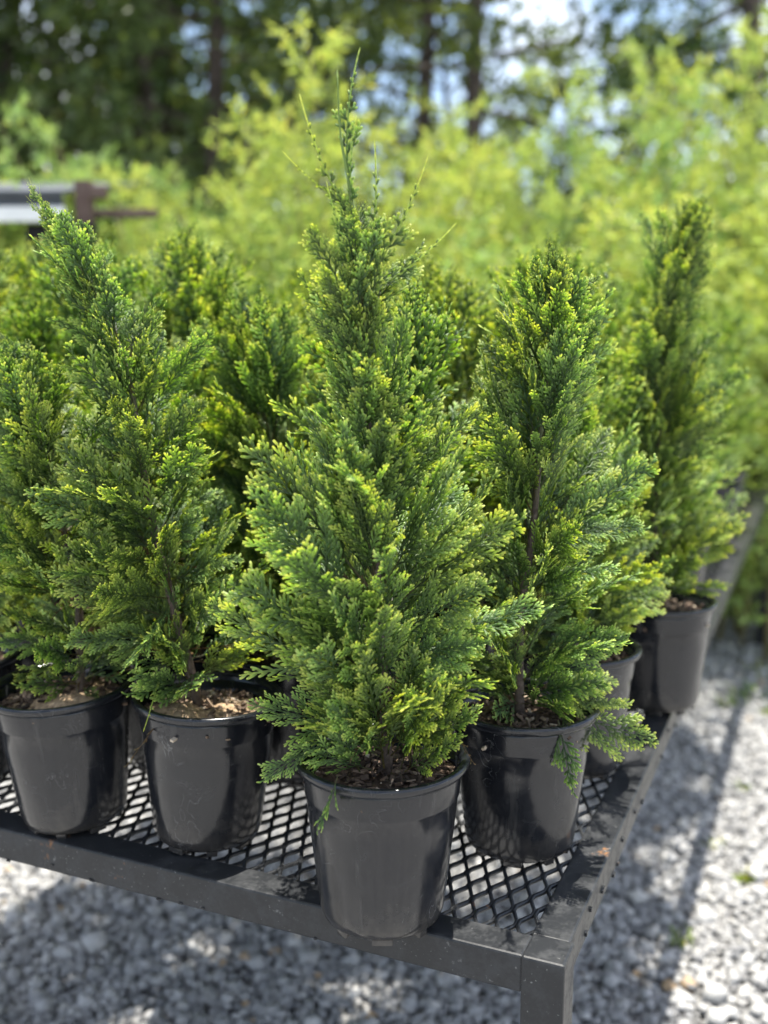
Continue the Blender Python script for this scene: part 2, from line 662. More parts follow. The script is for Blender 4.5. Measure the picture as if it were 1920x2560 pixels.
POT_H = 0.172


def pot_meshes(n, feet):
    m = MB()
    lathe([(0.0005, 0.011), (0.030, 0.011), (0.050, 0.0065), (0.0555, 0.0065), (0.0585, 0.0095), (0.0608, 0.017), (0.0612, 0.020),
           (0.0668, 0.072), (0.0712, 0.112), (0.0732, 0.1335), (0.0742, 0.1352), (0.0747, 0.1375), (0.0762, 0.158),
           (0.0762, 0.164), (0.0735, 0.164), (0.0725, 0.139), (0.0700, 0.112), (0.0655, 0.072), (0.059, 0.018), (0.0005, 0.0155)], n, m)
    if feet:
        for k in range(8):
            w = 2 * math.pi * (k + 0.5) / 8
            wdt = 0.020 if k % 2 else 0.012
            m.box((0.050 * math.cos(w), 0.050 * math.sin(w), 0.0045), (0.0105, wdt, 0.009), Matrix.Rotation(w, 3, 'Z'), 0, 0.0015)
    body = m.mesh('pot_body', M['pot'], True)
    m = MB()
    lathe([(0.0757, 0.1612), (0.0775, 0.1618), (0.0812, 0.1632), (0.0830, 0.1652), (0.0840, 0.1690), (0.0836, 0.1712), (0.0822, 0.1725), (0.0800, 0.1728),
           (0.0768, 0.1718), (0.0742, 0.1695), (0.0736, 0.1600)], n, m)
    rim = m.mesh('pot_rim', M['pot'], True)
    return body, rim


def soil_mesh(seed, sandy=False):
    rng = random.Random(seed)
    m = MB()
    n, rr = 36, 12
    m.v.append((0, 0, 0.153))
    m.a.append(0)
    for i in range(1, rr + 1):
        r = 0.0738 * i / rr
        for k in range(n):
            w = 2 * math.pi * k / n
            x, y = r * math.cos(w), r * math.sin(w)
            z = 0.153 + 0.007 * noise.noise(Vector((x * 45, y * 45, seed * 3.1))) + 0.004 * noise.noise(Vector((x * 160, y * 160, seed)))
            z -= 0.006 * (i / rr) ** 3
            if sandy:
                z += 0.016 * math.exp(-((x - 0.03) ** 2 + (y - 0.035) ** 2) / 0.0014)
            m.v.append((x, y, z))
            m.a.append(0)
    for k in range(n):
        m.f.append((0, 1 + k, 1 + (k + 1) % n))
    for i in range(rr - 1):
        for k in range(n):
            a, b = 1 + i * n + k, 1 + i * n + (k + 1) % n
            m.f.append((a, a + n, b + n, b))
    return m.mesh('soil', M['sand'] if sandy else M['soil'], True)


def chips_mesh(seed, n, light):
    rng = random.Random(seed * 7 + 1)
    m = MB()
    for i in range(n):
        r = 0.071 * math.sqrt(rng.random())
        w = rng.uniform(0, 6.283)
        L = rng.uniform(0.003, 0.013) if rng.random() < 0.85 else rng.uniform(0.012, 0.024)
        s = (L, rng.uniform(0.0015, 0.005), rng.uniform(0.0008, 0.0028))
        rot = Matrix.Rotation(rng.uniform(0, 6.28), 3, 'Z') @ Matrix.Rotation(rng.gauss(0, 0.45), 3, 'Y') @ Matrix.Rotation(rng.gauss(0, 0.5), 3, 'X')
        m.box((r * math.cos(w), r * math.sin(w), 0.153 + rng.uniform(-0.003, 0.006) - 0.006 * (r / 0.0738) ** 3), s, rot, min(1, max(0, rng.gauss(0.35 + light, 0.28))))
    return m.mesh('mulch', M['chip'], False, 'tip')


BODY, RIM = pot_meshes(64, True)
BODY2, RIM2 = pot_meshes(28, False)
SOIL = [soil_mesh(i) for i in range(3)]
SOIL_SANDY = soil_mesh(9, True)
MULCH = [chips_mesh(i, 420, 0.1 * i) for i in range(3)]
MULCH_LOW = chips_mesh(8, 90, 0.05)


def nursery_pot(loc, rz, label, group, tilt=(0, 0), hi=True, sandy=False, k=0):
    p = empty('nursery_pot', (loc[0], loc[1], ZT - 0.0004), rz)
    p.rotation_euler = (tilt[0], tilt[1], rz)
    p.scale = (1.06, 1.06, 1.03)
    tag(p, label, 'pot', group)
    link('pot_body', BODY if hi else BODY2, None, p)
    link('pot_rim', RIM if hi else RIM2, None, p)
    link('soil', SOIL_SANDY if sandy else SOIL[k % 3], None, p)
    mu = link('mulch', MULCH[k % 3] if hi else MULCH_LOW, None, p)
    mu['kind'] = 'stuff'
    return p


# ------------------------------------------------------------------ cedar sprays
def strand(m, pts, w, t, nrm, tips, fac):
    """flattened four-sided strand of overlapping scale leaves"""
    vs, av = [], []
    n = len(pts)
    for i, p in enumerate(pts):
        d = pts[min(i + 1, n - 1)] - pts[max(i - 1, 0)]
        d = d / max(d.length, 1e-9)
        s = d.cross(nrm)
        s = s / max(s.length, 1e-9)
        f = fac[i]
        vs += [p + s * (w * f), p + nrm * (t * f), p - s * (w * f), p - nrm * (t * f)]
        av += [tips[i]] * 4
    fs = []
    for i in range(n - 1):
        for q in range(4):
            fs.append((i * 4 + q, i * 4 + (q + 1) % 4, i * 4 + 4 + (q + 1) % 4, i * 4 + 4 + q))
    e = (n - 1) * 4
    fs.append((e, e + 1, e + 2, e + 3))
    m.add(vs, fs, av)


def gen_spray(L, seed, lod=0, thin=1.0, narrow=1.0, open_=1.0, tipb=1.0, bare=0.0):
    """flat lacy fan along +X in the XY plane: midrib, alternate side shoots, each fringed with short scale-leaf branchlets"""
    rng = random.Random(seed)
    m = MB()
    cy, cz = rng.uniform(-0.9, 0.9), rng.uniform(-1.5, 1.0)
    if bare:
        cy, cz = rng.choice((-1, 1)) * rng.uniform(0.8, 1.8), rng.uniform(-1.2, 1.2)
    WD = 0.00136 * thin
    tw = rng.uniform(-3.5, 3.5)

    def rach(s):
        return Vector((s, cy * s * s, cz * s * s))

    def nrm_at(s):
        return Vector((-2 * cz * s, -math.sin(tw * s), math.cos(tw * s))).normalized()
    NR = 30 if bare else 9
    pts = [rach(L * i / NR) for i in range(NR + 1)]
    if bare:      # long young shoot: clasping scale leaves all along, side sprays only low down
        strand(m, pts, WD * 0.95, WD * 0.8, Vector((0, 0, 1)), [0.25 + 0.5 * (i / NR) + (0.12 if i % 2 else 0) for i in range(NR + 1)],
               [(1.12 if i % 2 else 0.82) * (1.05 - 0.55 * i / NR) for i in range(NR)] + [0.25])
    else:
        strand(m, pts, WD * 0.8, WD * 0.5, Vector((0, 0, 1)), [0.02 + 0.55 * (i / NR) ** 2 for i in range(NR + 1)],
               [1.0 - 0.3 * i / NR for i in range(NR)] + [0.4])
    k2 = 1.0 if lod == 0 else 1.55
    s = L * rng.uniform(0.12, 0.2)
    side = rng.choice((-1, 1))
    while s < L * 0.985:
        q = s / L
        shape = min(1.0, 0.40 + q / 0.30) * (1 - q) ** 0.72
        if bare:
            shape = max(0.0, 1 - q / bare) ** 0.8 * rng.choice((0.35, 0.7, 1.3))
            if q > bare:
                break
        l2 = max(L * 0.47 * narrow * shape * rng.uniform(0.52, 1.28), 0.007)
        side = -side
        ang = side * R(rng.uniform(36, 48) - 10 * q)
        N = nrm_at(s)
        X = (rach(s + 1e-3) - rach(s - 1e-3)).normalized()
        Y = N.cross(X).normalized()
        d0 = (X * math.cos(ang) + Y * math.sin(ang)).normalized()
        N2 = (N + d0.cross(N) * rng.gauss(0, 0.22)).normalized()
        lift = rng.gauss(-0.03, 0.13)
        P0 = rach(s)
        bend = -ang * rng.uniform(0.2, 0.55)

        def sec(a, P0=P0, X=X, Y=Y, N=N, ang=ang, bend=bend, l2=l2, lift=lift):
            th = ang + bend * (a / l2) * 0.5
            return P0 + (X * math.cos(th) + Y * math.sin(th)) * a + N * (lift * a * (0.4 + a / l2))
        n2 = 5 if lod == 0 else 3
        edge = 0.40 + 0.60 * q
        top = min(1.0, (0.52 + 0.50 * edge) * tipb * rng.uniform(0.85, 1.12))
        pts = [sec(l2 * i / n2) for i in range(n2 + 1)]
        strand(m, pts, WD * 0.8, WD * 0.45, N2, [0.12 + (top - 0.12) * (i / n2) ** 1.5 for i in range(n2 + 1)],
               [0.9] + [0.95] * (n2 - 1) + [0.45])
        a = l2 * rng.uniform(0.10, 0.18)
        sd = rng.choice((-1, 1))
        while a < l2 * 0.97 and l2 > 0.009:
            q2 = a / l2
            l3 = min(0.0125, 0.46 * (l2 - a) + 0.0045) * rng.uniform(0.75, 1.15) * (0.55 + 0.45 * min(1, q2 * 4))
            sd = -sd
            D = (sec(a + 1e-4) - sec(a)).normalized()
            Sx = N2.cross(D).normalized()
            an = sd * R(rng.uniform(28, 40))
            d3 = (D * math.cos(an) + Sx * math.sin(an)).normalized()
            fw = (D * math.cos(an * 0.6) + Sx * math.sin(an * 0.6)).normalized()
            A = sec(a)
            out = rng.gauss(0, 0.07)
            B = A + d3 * (l3 * 0.55) + N2 * (out * l3 * 0.5)
            C = B + fw * (l3 * 0.45) + N2 * (out * l3 * 0.6)
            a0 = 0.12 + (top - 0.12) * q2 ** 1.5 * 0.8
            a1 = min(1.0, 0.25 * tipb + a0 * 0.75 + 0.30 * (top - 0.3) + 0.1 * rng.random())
            if lod == 0:
                P = [A, A.lerp(B, 0.55), B, B.lerp(C, 0.5), C - (C - B) * 0.10, C]
                strand(m, P, WD, WD * 0.42, N2, [a0, a0 + (a1 - a0) * 0.15, a0 + (a1 - a0) * 0.35, a0 + (a1 - a0) * 0.6, a0 + (a1 - a0) * 0.9, a1], [0.75, 1.0, 0.92, 1.0, 0.72, 0.25])
                if l3 > 0.0105 and rng.random() < 0.6:
                    sg = rng.choice((-1, 1))
                    Q = A.lerp(B, rng.uniform(0.5, 0.95))
                    dd = (fw + N2.cross(fw) * (sg * 0.55)).normalized()
                    l4 = l3 * rng.uniform(0.32, 0.46)
                    strand(m, [Q, Q + dd * l4 * 0.6, Q + dd * l4], WD * 0.92, WD * 0.42, N2, [a0, a0 + (a1 - a0) * 0.5, a0 + (a1 - a0) * 0.9], [0.7, 1.0, 0.4])
            else:
                strand(m, [A, B, C], WD * 1.35, WD * 0.5, N2, [a0, a0 + (a1 - a0) * 0.4, a1], [0.8, 1.05, 0.55])
            a += 0.0043 * open_ * k2 * rng.uniform(0.8, 1.2)
        s += 0.0076 * open_ * (1.0 if lod == 0 else 1.5) * rng.uniform(0.75, 1.2) * (1.0 - 0.25 * q)
    return m


SIZES = {'small': 0.085, 'medium': 0.130, 'large': 0.180}
SPRAY = {}
for key, L in SIZES.items():
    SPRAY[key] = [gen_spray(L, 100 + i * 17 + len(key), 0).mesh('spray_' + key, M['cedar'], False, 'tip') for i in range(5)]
SPRAY['whip'] = [gen_spray(0.150, 500 + i * 5, 0, 1.15, 0.26 + 0.10 * i, 1.15, 1.0, 0.78).mesh('spray_whip', M['cedar'], False, 'tip') for i in range(3)]
DRY = [gen_spray(0.085, 700 + i, 0, 0.8, 0.5, 2.4).mesh('spray_dry', M['cedar_dry'], False, 'tip') for i in range(2)]
LEN = dict(SIZES)
LEN['whip'] = 0.150


def frame(d, roll):
    """rotation with +X along d; the spray's flat side turned by roll from the upright plane through d"""
    d = d.normalized()
    side = d.cross(Vector((0, 0, 1)))
    if side.length < 1e-3:
        side = Vector((1, 0, 0))
    side.normalize()
    up = side.cross(d).normalized()
    # roll 0: frond plane contains d and up (vertical plane), normal = side
    n = (side * math.cos(roll) + up * math.sin(roll)).normalized()
    y = n.cross(d).normalized()
    return Matrix((d, y, n)).transposed()


def interp(tab, t):
    for (a, va), (b, vb) in zip(tab, tab[1:]):
        if t <= b:
            f = (t - a) / max(b - a, 1e-6)
            return va + (vb - va) * max(0.0, f)
    return tab[-1][1]


def stem_at(pts, t):
    """smooth point on the polyline at fraction t of its height"""
    n = len(pts) - 1
    x = min(max(t, 0), 0.9999) * n
    i = int(x)
    f = x - i
    p0, p1, p2, p3 = pts[max(i - 1, 0)], pts[i], pts[i + 1], pts[min(i + 2, n)]
    return 0.5 * ((2 * p1) + (p2 - p0) * f + (2 * p0 - 5 * p1 + 4 * p2 - p3) * f * f + (3 * p1 - p0 - 3 * p2 + p3) * f ** 3)


def cedar(name, label, base, pts, prof, N, seed, group=None, extra=(), elev=((0, 0.45), (0.3, 0.75), (0.6, 1.05), (1, 1.25)), sink=0.012, girth=0.0062, tmin=0.035, tmax=0.93, whip_t=0.82):
    """conifer sapling: stem with side shoots, each spray an object of its own"""
    rng = random.Random(seed)
    root = empty(name, base)
    tag(root, label, 'conifer', group)
    pts = [Vector(p) - Vector(base) for p in pts]
    st = MB()
    NS = 22
    sp = [stem_at(pts, i / NS) + Vector((0, 0, -0.012 if i == 0 else 0)) for i in range(NS + 1)]
    st.tube(sp, [girth * (1 - 0.93 * (i / NS) ** 0.8) for i in range(NS + 1)], 8, [i / NS for i in range(NS + 1)])
    stem = st.build('stem', M['bark'], root, True, 'tip')
    H = (pts[-1] - pts[0]).length
    ga = rng.uniform(0, 6.28)
    for i in range(N):
        t = tmin + (tmax - tmin) * ((i + rng.random()) / N) ** 1.38
        ga += 2.39996 + rng.gauss(0, 0.35)
        P = stem_at(pts, t)
        T = (stem_at(pts, min(t + 0.04, 0.999)) - stem_at(pts, max(t - 0.04, 0))).normalized()
        e = interp(elev, t) + rng.gauss(0, 0.16)
        ce, se = max(math.cos(e), 0.30), math.sin(e)
        q = rng.uniform(0.70, 1.35)
        if rng.random() < 0.12:
            q = min(q * 1.4, 1.4)
        ell = interp(prof, min(1, t + 0.08)) / ce
        for _ in range(3):
            ell = 0.5 * ell + 0.5 * interp(prof, min(1, t + 0.75 * ell * se / H)) / ce
        ell = min(max(ell * q, 0.030), 0.125 + 0.5 * t if t < 0.15 else 0.20, max(0.028, (pts[-1] - P).length * 0.85 + 0.008))
        rad = Vector((math.cos(ga), math.sin(ga), 0))
        d = rad * math.cos(e) + T * math.sin(e)
        if t > whip_t:
            key = 'whip' if rng.random() < 0.45 else ('small' if ell < 0.1 else 'medium')
        else:
            key = 'small' if ell < 0.092 else ('medium' if ell < 0.142 else 'large')
        me = rng.choice(SPRAY[key])
        s = ell / LEN[key]
        o = bpy.data.objects.new('spray', me)
        COL.objects.link(o)
        o.parent = root
        roll = (rng.choice((-1, 1)) * rng.gauss(1.05, 0.45)) if rng.random() < 0.70 else rng.uniform(-1.2, 1.2)
        o.matrix_local = Matrix.Translation(P) @ frame(d, roll).to_4x4() @ Matrix.Diagonal((s, s * rng.uniform(0.85, 1.1), s, 1))
    for i in range(int(N * 0.34)):
        t = tmin + (tmax - tmin) * 0.95 * rng.random() ** 1.15
        Pt = stem_at(pts, t)
        T = (stem_at(pts, min(t + 0.04, 0.999)) - stem_at(pts, max(t - 0.04, 0))).normalized()
        a_ = rng.uniform(0, 6.283)
        e = rng.uniform(0.95, 1.35)
        d = Vector((math.cos(a_), math.sin(a_), 0)) * math.cos(e) + T * math.sin(e)
        R0 = interp(prof, t)
        ell = min(max(0.045, R0 * rng.uniform(0.7, 1.3)), 0.13, max(0.028, (pts[-1] - Pt).length * 0.8))
        key = 'small' if ell < 0.092 else 'medium'
        o = bpy.data.objects.new('spray', rng.choice(SPRAY[key]))
        COL.objects.link(o)
        o.parent = root
        s = ell / LEN[key]
        o.matrix_local = Matrix.Translation(Pt + Vector((math.cos(a_), math.sin(a_), 0)) * 0.006) @ frame(d, rng.uniform(-1.6, 1.6)).to_4x4() @ Matrix.Diagonal((s, s, s, 1))
    for i in range(7):
        t = rng.uniform(0.02, 0.22)
        Pt = stem_at(pts, t)
        a_ = rng.uniform(0, 6.283)
        d = Vector((math.cos(a_), math.sin(a_), rng.uniform(-0.35, 0.4)))
        o = bpy.data.objects.new('dry_spray', rng.choice(DRY))
        COL.objects.link(o)
        o.parent = root
        s = rng.uniform(0.5, 0.95)
        o.matrix_local = Matrix.Translation(Pt) @ frame(d, rng.uniform(-1.5, 1.5)).to_4x4() @ Matrix.Diagonal((s, s, s, 1))
    # shoots seen singly in the photograph
    for (A, B, key, roll) in extra:
        A = Vector(A) - Vector(base)
        B = Vector(B) - Vector(base)
        d = B - A
        me = DRY[seed % 2] if key == 'dry' else SPRAY[key][int(abs(roll) * 10) % len(SPRAY[key])]
        s = d.length / (0.085 if key == 'dry' else LEN[key])
        o = bpy.data.objects.new('dry_spray' if key == 'dry' else 'spray', me)
        COL.objects.link(o)
        o.parent = root
        o.matrix_local = Matrix.Translation(A) @ frame(d, roll).to_4x4() @ Matrix.Diagonal((s, s, s, 1))
    return root


def side_shoots(base, spec, seed):
    """bare twigs that carry low hanging sprays"""
    return None


SOILZ = ZT + 0.156


def px_stem(Y, pts, dY=0.0):
    n = len(pts)
    return [at(x, y, Y + dY * i / max(n - 1, 1)) for i, (x, y) in enumerate(pts)]


# the pots one can tell apart; x, y, label, tilt, sandy
P = {
    'front': ((-0.002, 0.992), 'shiny black pot overhanging the front rail of the bench', (0, 0), False),
    'corner': ((0.160, 1.143), 'black pot with reflected mesh pattern by the right rail near the bench corner', (0.0, 0.0), False),
    'second': ((-0.213, 1.166), 'glossy black pot with a dry twig hanging over its rim, under the leaning conifer', (0.02, -0.03), True),
    'sandy': ((-0.386, 1.214), 'scratched black pot with pale sandy soil heaped inside', (0.03, 0.05), True),
    'edge': ((-0.575, 1.330), 'black pot beside the scratched pot, away from the bench corner', (0, 0), False),
    'behind': ((-0.128, 1.352), 'black pot standing behind the gap left of the overhanging pot', (0, 0), False),
    'dusty': ((0.262, 1.365), 'dusty black pot tucked behind the pot with mesh reflections', (0, 0), False),
    'right': ((0.446, 1.612), 'black pot sitting on the right rail of the bench under the narrow pointed conifer', (0.0, 0.02), False),
    'gap': ((-0.300, 1.395), 'black pot behind the sandy pot with only its rim showing', (0, 0), False),
}
for k, (key, (xy, lab, tilt, sandy)) in enumerate(P.items()):
    nursery_pot(xy, 1.3 * k + 0.4, lab, 'pots at the front of the bench', tilt, True, sandy, k)

# ---- the plant in the middle
Y0 = 0.992
b = Vector((0.004, Y0, SOILZ))
cedar('cedar_sapling', 'tallest feathery green conifer with thin leader, in the pot overhanging the front rail', b,
      [b, at(955, 1640, Y0), at(935, 1330, Y0 + 0.01), at(922, 1060, Y0 + 0.01), at(905, 820, Y0 + 0.01), at(890, 600, Y0), at(868, 430, Y0), at(850, 330, Y0), at(843, 175, Y0)],
      [(0, 0.09), (0.10, 0.115), (0.25, 0.115), (0.33, 0.090), (0.40, 0.056), (0.47, 0.038), (0.55, 0.030), (0.61, 0.018), (0.70, 0.010), (1, 0.004)],
      92, 21, None, tmax=0.64, whip_t=0.56, tmin=0.02, elev=((0, 0.65), (0.15, 0.75), (0.33, 1.0), (0.5, 1.2), (1, 1.3)),
      extra=[(at(885, 560, Y0), at(700, 265, Y0 - 0.01), 'whip', 0.3), (at(880, 520, Y0), at(690, 413, Y0), 'whip', 0.9),
             (at(900, 720, Y0), at(1120, 440, Y0 + 0.01), 'whip', 0.2), (at(905, 740, Y0), at(1165, 612, Y0), 'whip', 0.25),
             (at(900, 700, Y0), at(790, 470, Y0), 'whip', 0.7), (at(905, 740, Y0), at(1000, 380, Y0 + 0.02), 'whip', 0.5),
             (at(905, 800, Y0), at(765, 570, Y0), 'medium', 0.2), (at(900, 660, Y0), at(830, 350, Y0), 'whip', 0.1),
             (at(905, 800, Y0), at(1050, 610, Y0 + 0.02), 'small', 1.2), (at(872, 445, Y0), at(838, 120, Y0), 'whip', 0.2), (at(885, 560, Y0), at(848, 300, Y0), 'whip', 1.1),
             (at(915, 900, Y0), at(760, 790, Y0 - 0.02), 'medium', 0.5), (at(915, 870, Y0), at(740, 690, Y0 + 0.02), 'medium', 0.4),
             (at(930, 1480, Y0 - 0.02), at(610, 1090, Y0 - 0.03), 'large', 0.1), (at(930, 1560, Y0 - 0.02), at(600, 1220, Y0 - 0.05), 'large', 0.5),
             (at(930, 1730, Y0 - 0.02), at(500, 1530, Y0 - 0.04), 'large', 0.3), (at(930, 1700, Y0), at(640, 1400, Y0 - 0.09), 'large', 0.2),
             (at(960, 1540, Y0), at(1270, 1240, Y0 - 0.02), 'large', 0.2), (at(950, 1480, Y0), at(1180, 1100, Y0 - 0.05), 'large', 0.6),
             (at(960, 1600, Y0), at(1240, 1450, Y0 - 0.05), 'large', 0.1), (at(960, 1660, Y0), at(1230, 1590, Y0 - 0.06), 'large', 0.4),
             (at(930, 1820, Y0 - 0.01), at(620, 1780, Y0 - 0.05), 'large', 0.3), (at(900, 1800, Y0 - 0.02), at(640, 1930, Y0 - 0.06), 'large', 0.2),
             (at(975, 1860, Y0), at(1160, 1800, Y0 - 0.05), 'medium', 0.3), (at(980, 1830, Y0), at(1190, 1770, Y0 - 0.03), 'medium', 0.7),
             (at(1025, 1915, Y0 - 0.01), at(1045, 1630, Y0 - 0.06), 'large', 1.3), (at(920, 1880, Y0 - 0.02), at(800, 1640, Y0 - 0.09), 'large', 1.2),
             (at(1000, 1925, Y0 - 0.02), at(1090, 1660, Y0 - 0.08), 'large', 1.1), (at(960, 1920, Y0 - 0.02), at(930, 1640, Y0 - 0.10), 'large', 1.4),
             (at(1010, 1930, Y0 - 0.03), at(1140, 1850, Y0 - 0.07), 'medium', 0.3), (at(930, 1925, Y0 - 0.03), at(740, 1870, Y0 - 0.07), 'medium', 0.4),
             (at(900, 1930, Y0 - 0.03), at(830, 1790, Y0 - 0.09), 'medium', 1.0), (at(1040, 1925, Y0 - 0.02), at(1180, 1760, Y0 - 0.05), 'medium', 0.8),
             (at(950, 1850, Y0 - 0.02), at(1010, 1700, Y0 - 0.11), 'medium', 1.2), (at(960, 1760, Y0 - 0.02), at(900, 1500, Y0 - 0.10), 'large', 1.0),
             (at(950, 1600, Y0 - 0.02), at(1020, 1360, Y0 - 0.10), 'large', 1.2), (at(940, 1450, Y0 - 0.02), at(880, 1200, Y0 - 0.09), 'large', 1.3),
             (at(845, 1938, Y0 - 0.079), at(800, 2085, Y0 - 0.100), 'small', 0.8), (at(1150, 1850, Y0 - 0.03), at(1185, 1915, Y0 - 0.05), 'dry', 0.4)])

# ---- the plant by the corner, right of the middle
Y1 = 1.146
b = Vector((0.158, Y1, SOILZ))
cedar('cedar_sapling', 'dense green conifer with drooping low sprays in the pot nearest the bench corner', b,
      [b, at(1300, 1560, Y1), at(1335, 1300, Y1), at(1355, 1050, Y1), at(1372, 850, Y1), at(1378, 720, Y1), at(1378, 635, Y1)],
      [(0, 0.06), (0.12, 0.10), (0.28, 0.105), (0.45, 0.090), (0.55, 0.078), (0.7, 0.075), (0.85, 0.058), (1, 0.02)],
      94, 36, None, whip_t=0.97,
      elev=((0, 0.35), (0.3, 0.85), (0.6, 1.15), (1, 1.3)),
      extra=[(at(1330, 1740, Y1 - 0.02), at(1645, 1890, Y1 - 0.04), 'large', 0.5), (at(1330, 1720, Y1 - 0.02), at(1560, 1760, Y1 - 0.03), 'large', 0.9),
             (at(1395, 1800, Y1 - 0.075), at(1440, 1985, Y1 - 0.10), 'small', 0.4), (at(1320, 1640, Y1), at(1575, 1590, Y1 - 0.02), 'large', 0.3),
             (at(1340, 1420, Y1), at(1590, 1110, Y1 + 0.02), 'large', 0.2), (at(1340, 1350, Y1), at(1610, 1290, Y1), 'large', 0.7),
             (at(1340, 1180, Y1), at(1165, 1010, Y1 - 0.02), 'large', 0.4), (at(1370, 1000, Y1), at(1500, 800, Y1 - 0.04), 'large', 0.1),
             (at(1330, 1500, Y1), at(1480, 1250, Y1 - 0.08), 'large', 0.6), (at(1310, 1600, Y1), at(1180, 1480, Y1 - 0.06), 'medium', 0.6),
             (at(1372, 760, Y1), at(1440, 650, Y1), 'whip', 0.4), (at(1372, 780, Y1), at(1330, 640, Y1), 'medium', 0.2)])

# ---- the leaning plant left of the middle
Y2 = 1.166
b = Vector((-0.216, Y2, SOILZ))
cedar('cedar_sapling', 'green conifer leaning over with its narrow tip bent away from the tallest one', b,
      [b, at(430, 1500, Y2), at(378, 1290, Y2), at(345, 1080, Y2), at(318, 920, Y2), at(255, 770, Y2), at(190, 640, Y2), at(120, 540, Y2 + 0.01), at(75, 465, Y2 + 0.01)],
      [(0, 0.075), (0.14, 0.115), (0.3, 0.105), (0.42, 0.085), (0.55, 0.048), (0.7, 0.028), (0.85, 0.011), (1, 0.003)],
      106, 47, None,
      elev=((0, 0.3), (0.3, 0.6), (0.55, 1.05), (1, 1.3)),
      extra=[(at(420, 1420, Y2), at(140, 1110, Y2 - 0.05), 'large', 0.3), (at(400, 1360, Y2), at(60, 1230, Y2 - 0.04), 'large', 0.5),
             (at(360, 1180, Y2), at(530, 1000, Y2), 'large', 0.3), (at(360, 1150, Y2), at(500, 1170, Y2 - 0.05), 'medium', 0.9),
             (at(430, 1550, Y2), at(190, 1500, Y2 - 0.05), 'large', 0.4), (at(440, 1600, Y2), at(170, 1570, Y2 - 0.07), 'large', 0.2),
             (at(450, 1500, Y2), at(600, 1300, Y2 - 0.03), 'large', 0.6), (at(350, 1090, Y2), at(245, 1000, Y2 - 0.07), 'medium', 0.2),
             (at(400, 1800, Y2 - 0.05), at(310, 1920, Y2 - 0.09), 'dry', 0.6), (at(410, 1640, Y2 - 0.02), at(365, 1850, Y2 - 0.10), 'whip', 0.6),
             (at(440, 1480, Y2 - 0.03), at(330, 1700, Y2 - 0.10), 'large', 0.8)])

# ---- the plant in the sandy pot
Y3 = 1.212
b = Vector((-0.372, Y3, SOILZ))
cedar('cedar_sapling', 'bushy green conifer growing from the pale sandy soil of the scratched pot', b,
      [b, at(195, 1500, Y3), at(150, 1290, Y3), at(95, 1100, Y3), at(45, 960, Y3), at(10, 850, Y3)],
      [(0, 0.06), (0.15, 0.11), (0.4, 0.12), (0.7, 0.08), (1, 0.02)], 82, 58, None, whip_t=0.97,
      elev=((0, 0.2), (0.3, 0.6), (0.55, 0.95), (1, 1.2)),
      extra=[(at(180, 1600, Y3), at(-40, 1600, Y3 - 0.05), 'large', 0.4), (at(180, 1480, Y3), at(20, 1270, Y3 - 0.06), 'large', 0.4),
             (at(185, 1640, Y3), at(30, 1700, Y3 - 0.04), 'large', 0.7)])

# ---- the plant on the right rail
Y4 = 1.612
b = Vector((0.440, Y4, SOILZ))
cedar('cedar_sapling', 'narrow dark green conifer with pointed bent tip in the pot on the right rail', b,
      [b, at(1635, 1330, Y4), at(1645, 1120, Y4), at(1660, 920, Y4), at(1685, 740, Y4), at(1715, 620, Y4), at(1735, 550, Y4), at(1758, 495, Y4)],
      [(0, 0.085), (0.12, 0.115), (0.3, 0.085), (0.45, 0.062), (0.6, 0.040), (0.75, 0.028), (0.9, 0.012), (1, 0.004)], 135, 69, None,
      elev=((0, 0.35), (0.25, 1.0), (0.5, 1.2), (1, 1.35)),
      extra=[(at(1660, 1080, Y4), at(1840, 900, Y4), 'large', 0.2), (at(1655, 1180, Y4), at(1830, 1010, Y4 - 0.02), 'large', 0.4),
             (at(1640, 1380, Y4), at(1850, 1310, Y4), 'large', 0.5), (at(1700, 680, Y4), at(1785, 590, Y4), 'whip', 0.3),
             (at(1650, 1250, Y4), at(1560, 1130, Y4 - 0.03), 'large', 0.5), (at(1655, 980, Y4), at(1800, 830, Y4), 'large', 0.3)])

# ---- plants just behind, still told apart by the pots they grow in
def auto_stem(xy, H, lean, seed):
    rng = random.Random(seed)
    b = Vector((xy[0], xy[1], SOILZ))
    n = 5
    pts = [b]
    for i in range(1, n + 1):
        t = i / n
        pts.append(b + Vector((lean[0] * t * t + rng.gauss(0, 0.006), lean[1] * t * t + rng.gauss(0, 0.006), H * t)))
    return b, pts


PROF = [(0, 0.09), (0.15, 0.130), (0.4, 0.130), (0.65, 0.110), (0.85, 0.085), (1, 0.045)]
for key, H, lean, N, lab in (
        ('edge', 0.50, (-0.03, 0.0), 72, 'green conifer in the pot next to the sandy one at the bench side'),
        ('behind', 0.50, (-0.06, 0.05), 90, 'dark green conifer directly behind the tallest plant and the leaning one'),
        ('dusty', 0.42, (-0.05, 0.05), 85, 'green conifer in the dusty pot behind the plant with drooping sprays'),
        ('gap', 0.45, (0.05, 0.04), 85, 'green conifer behind the leaning plant, growing above the sandy pot')):
    b, pts = auto_stem(P[key][0], H, lean, hash(key) % 97 if False else len(key) * 13)
    cedar('cedar_sapling', lab, b, pts, PROF, N, 80 + len(key) * 3, None, whip_t=0.95)

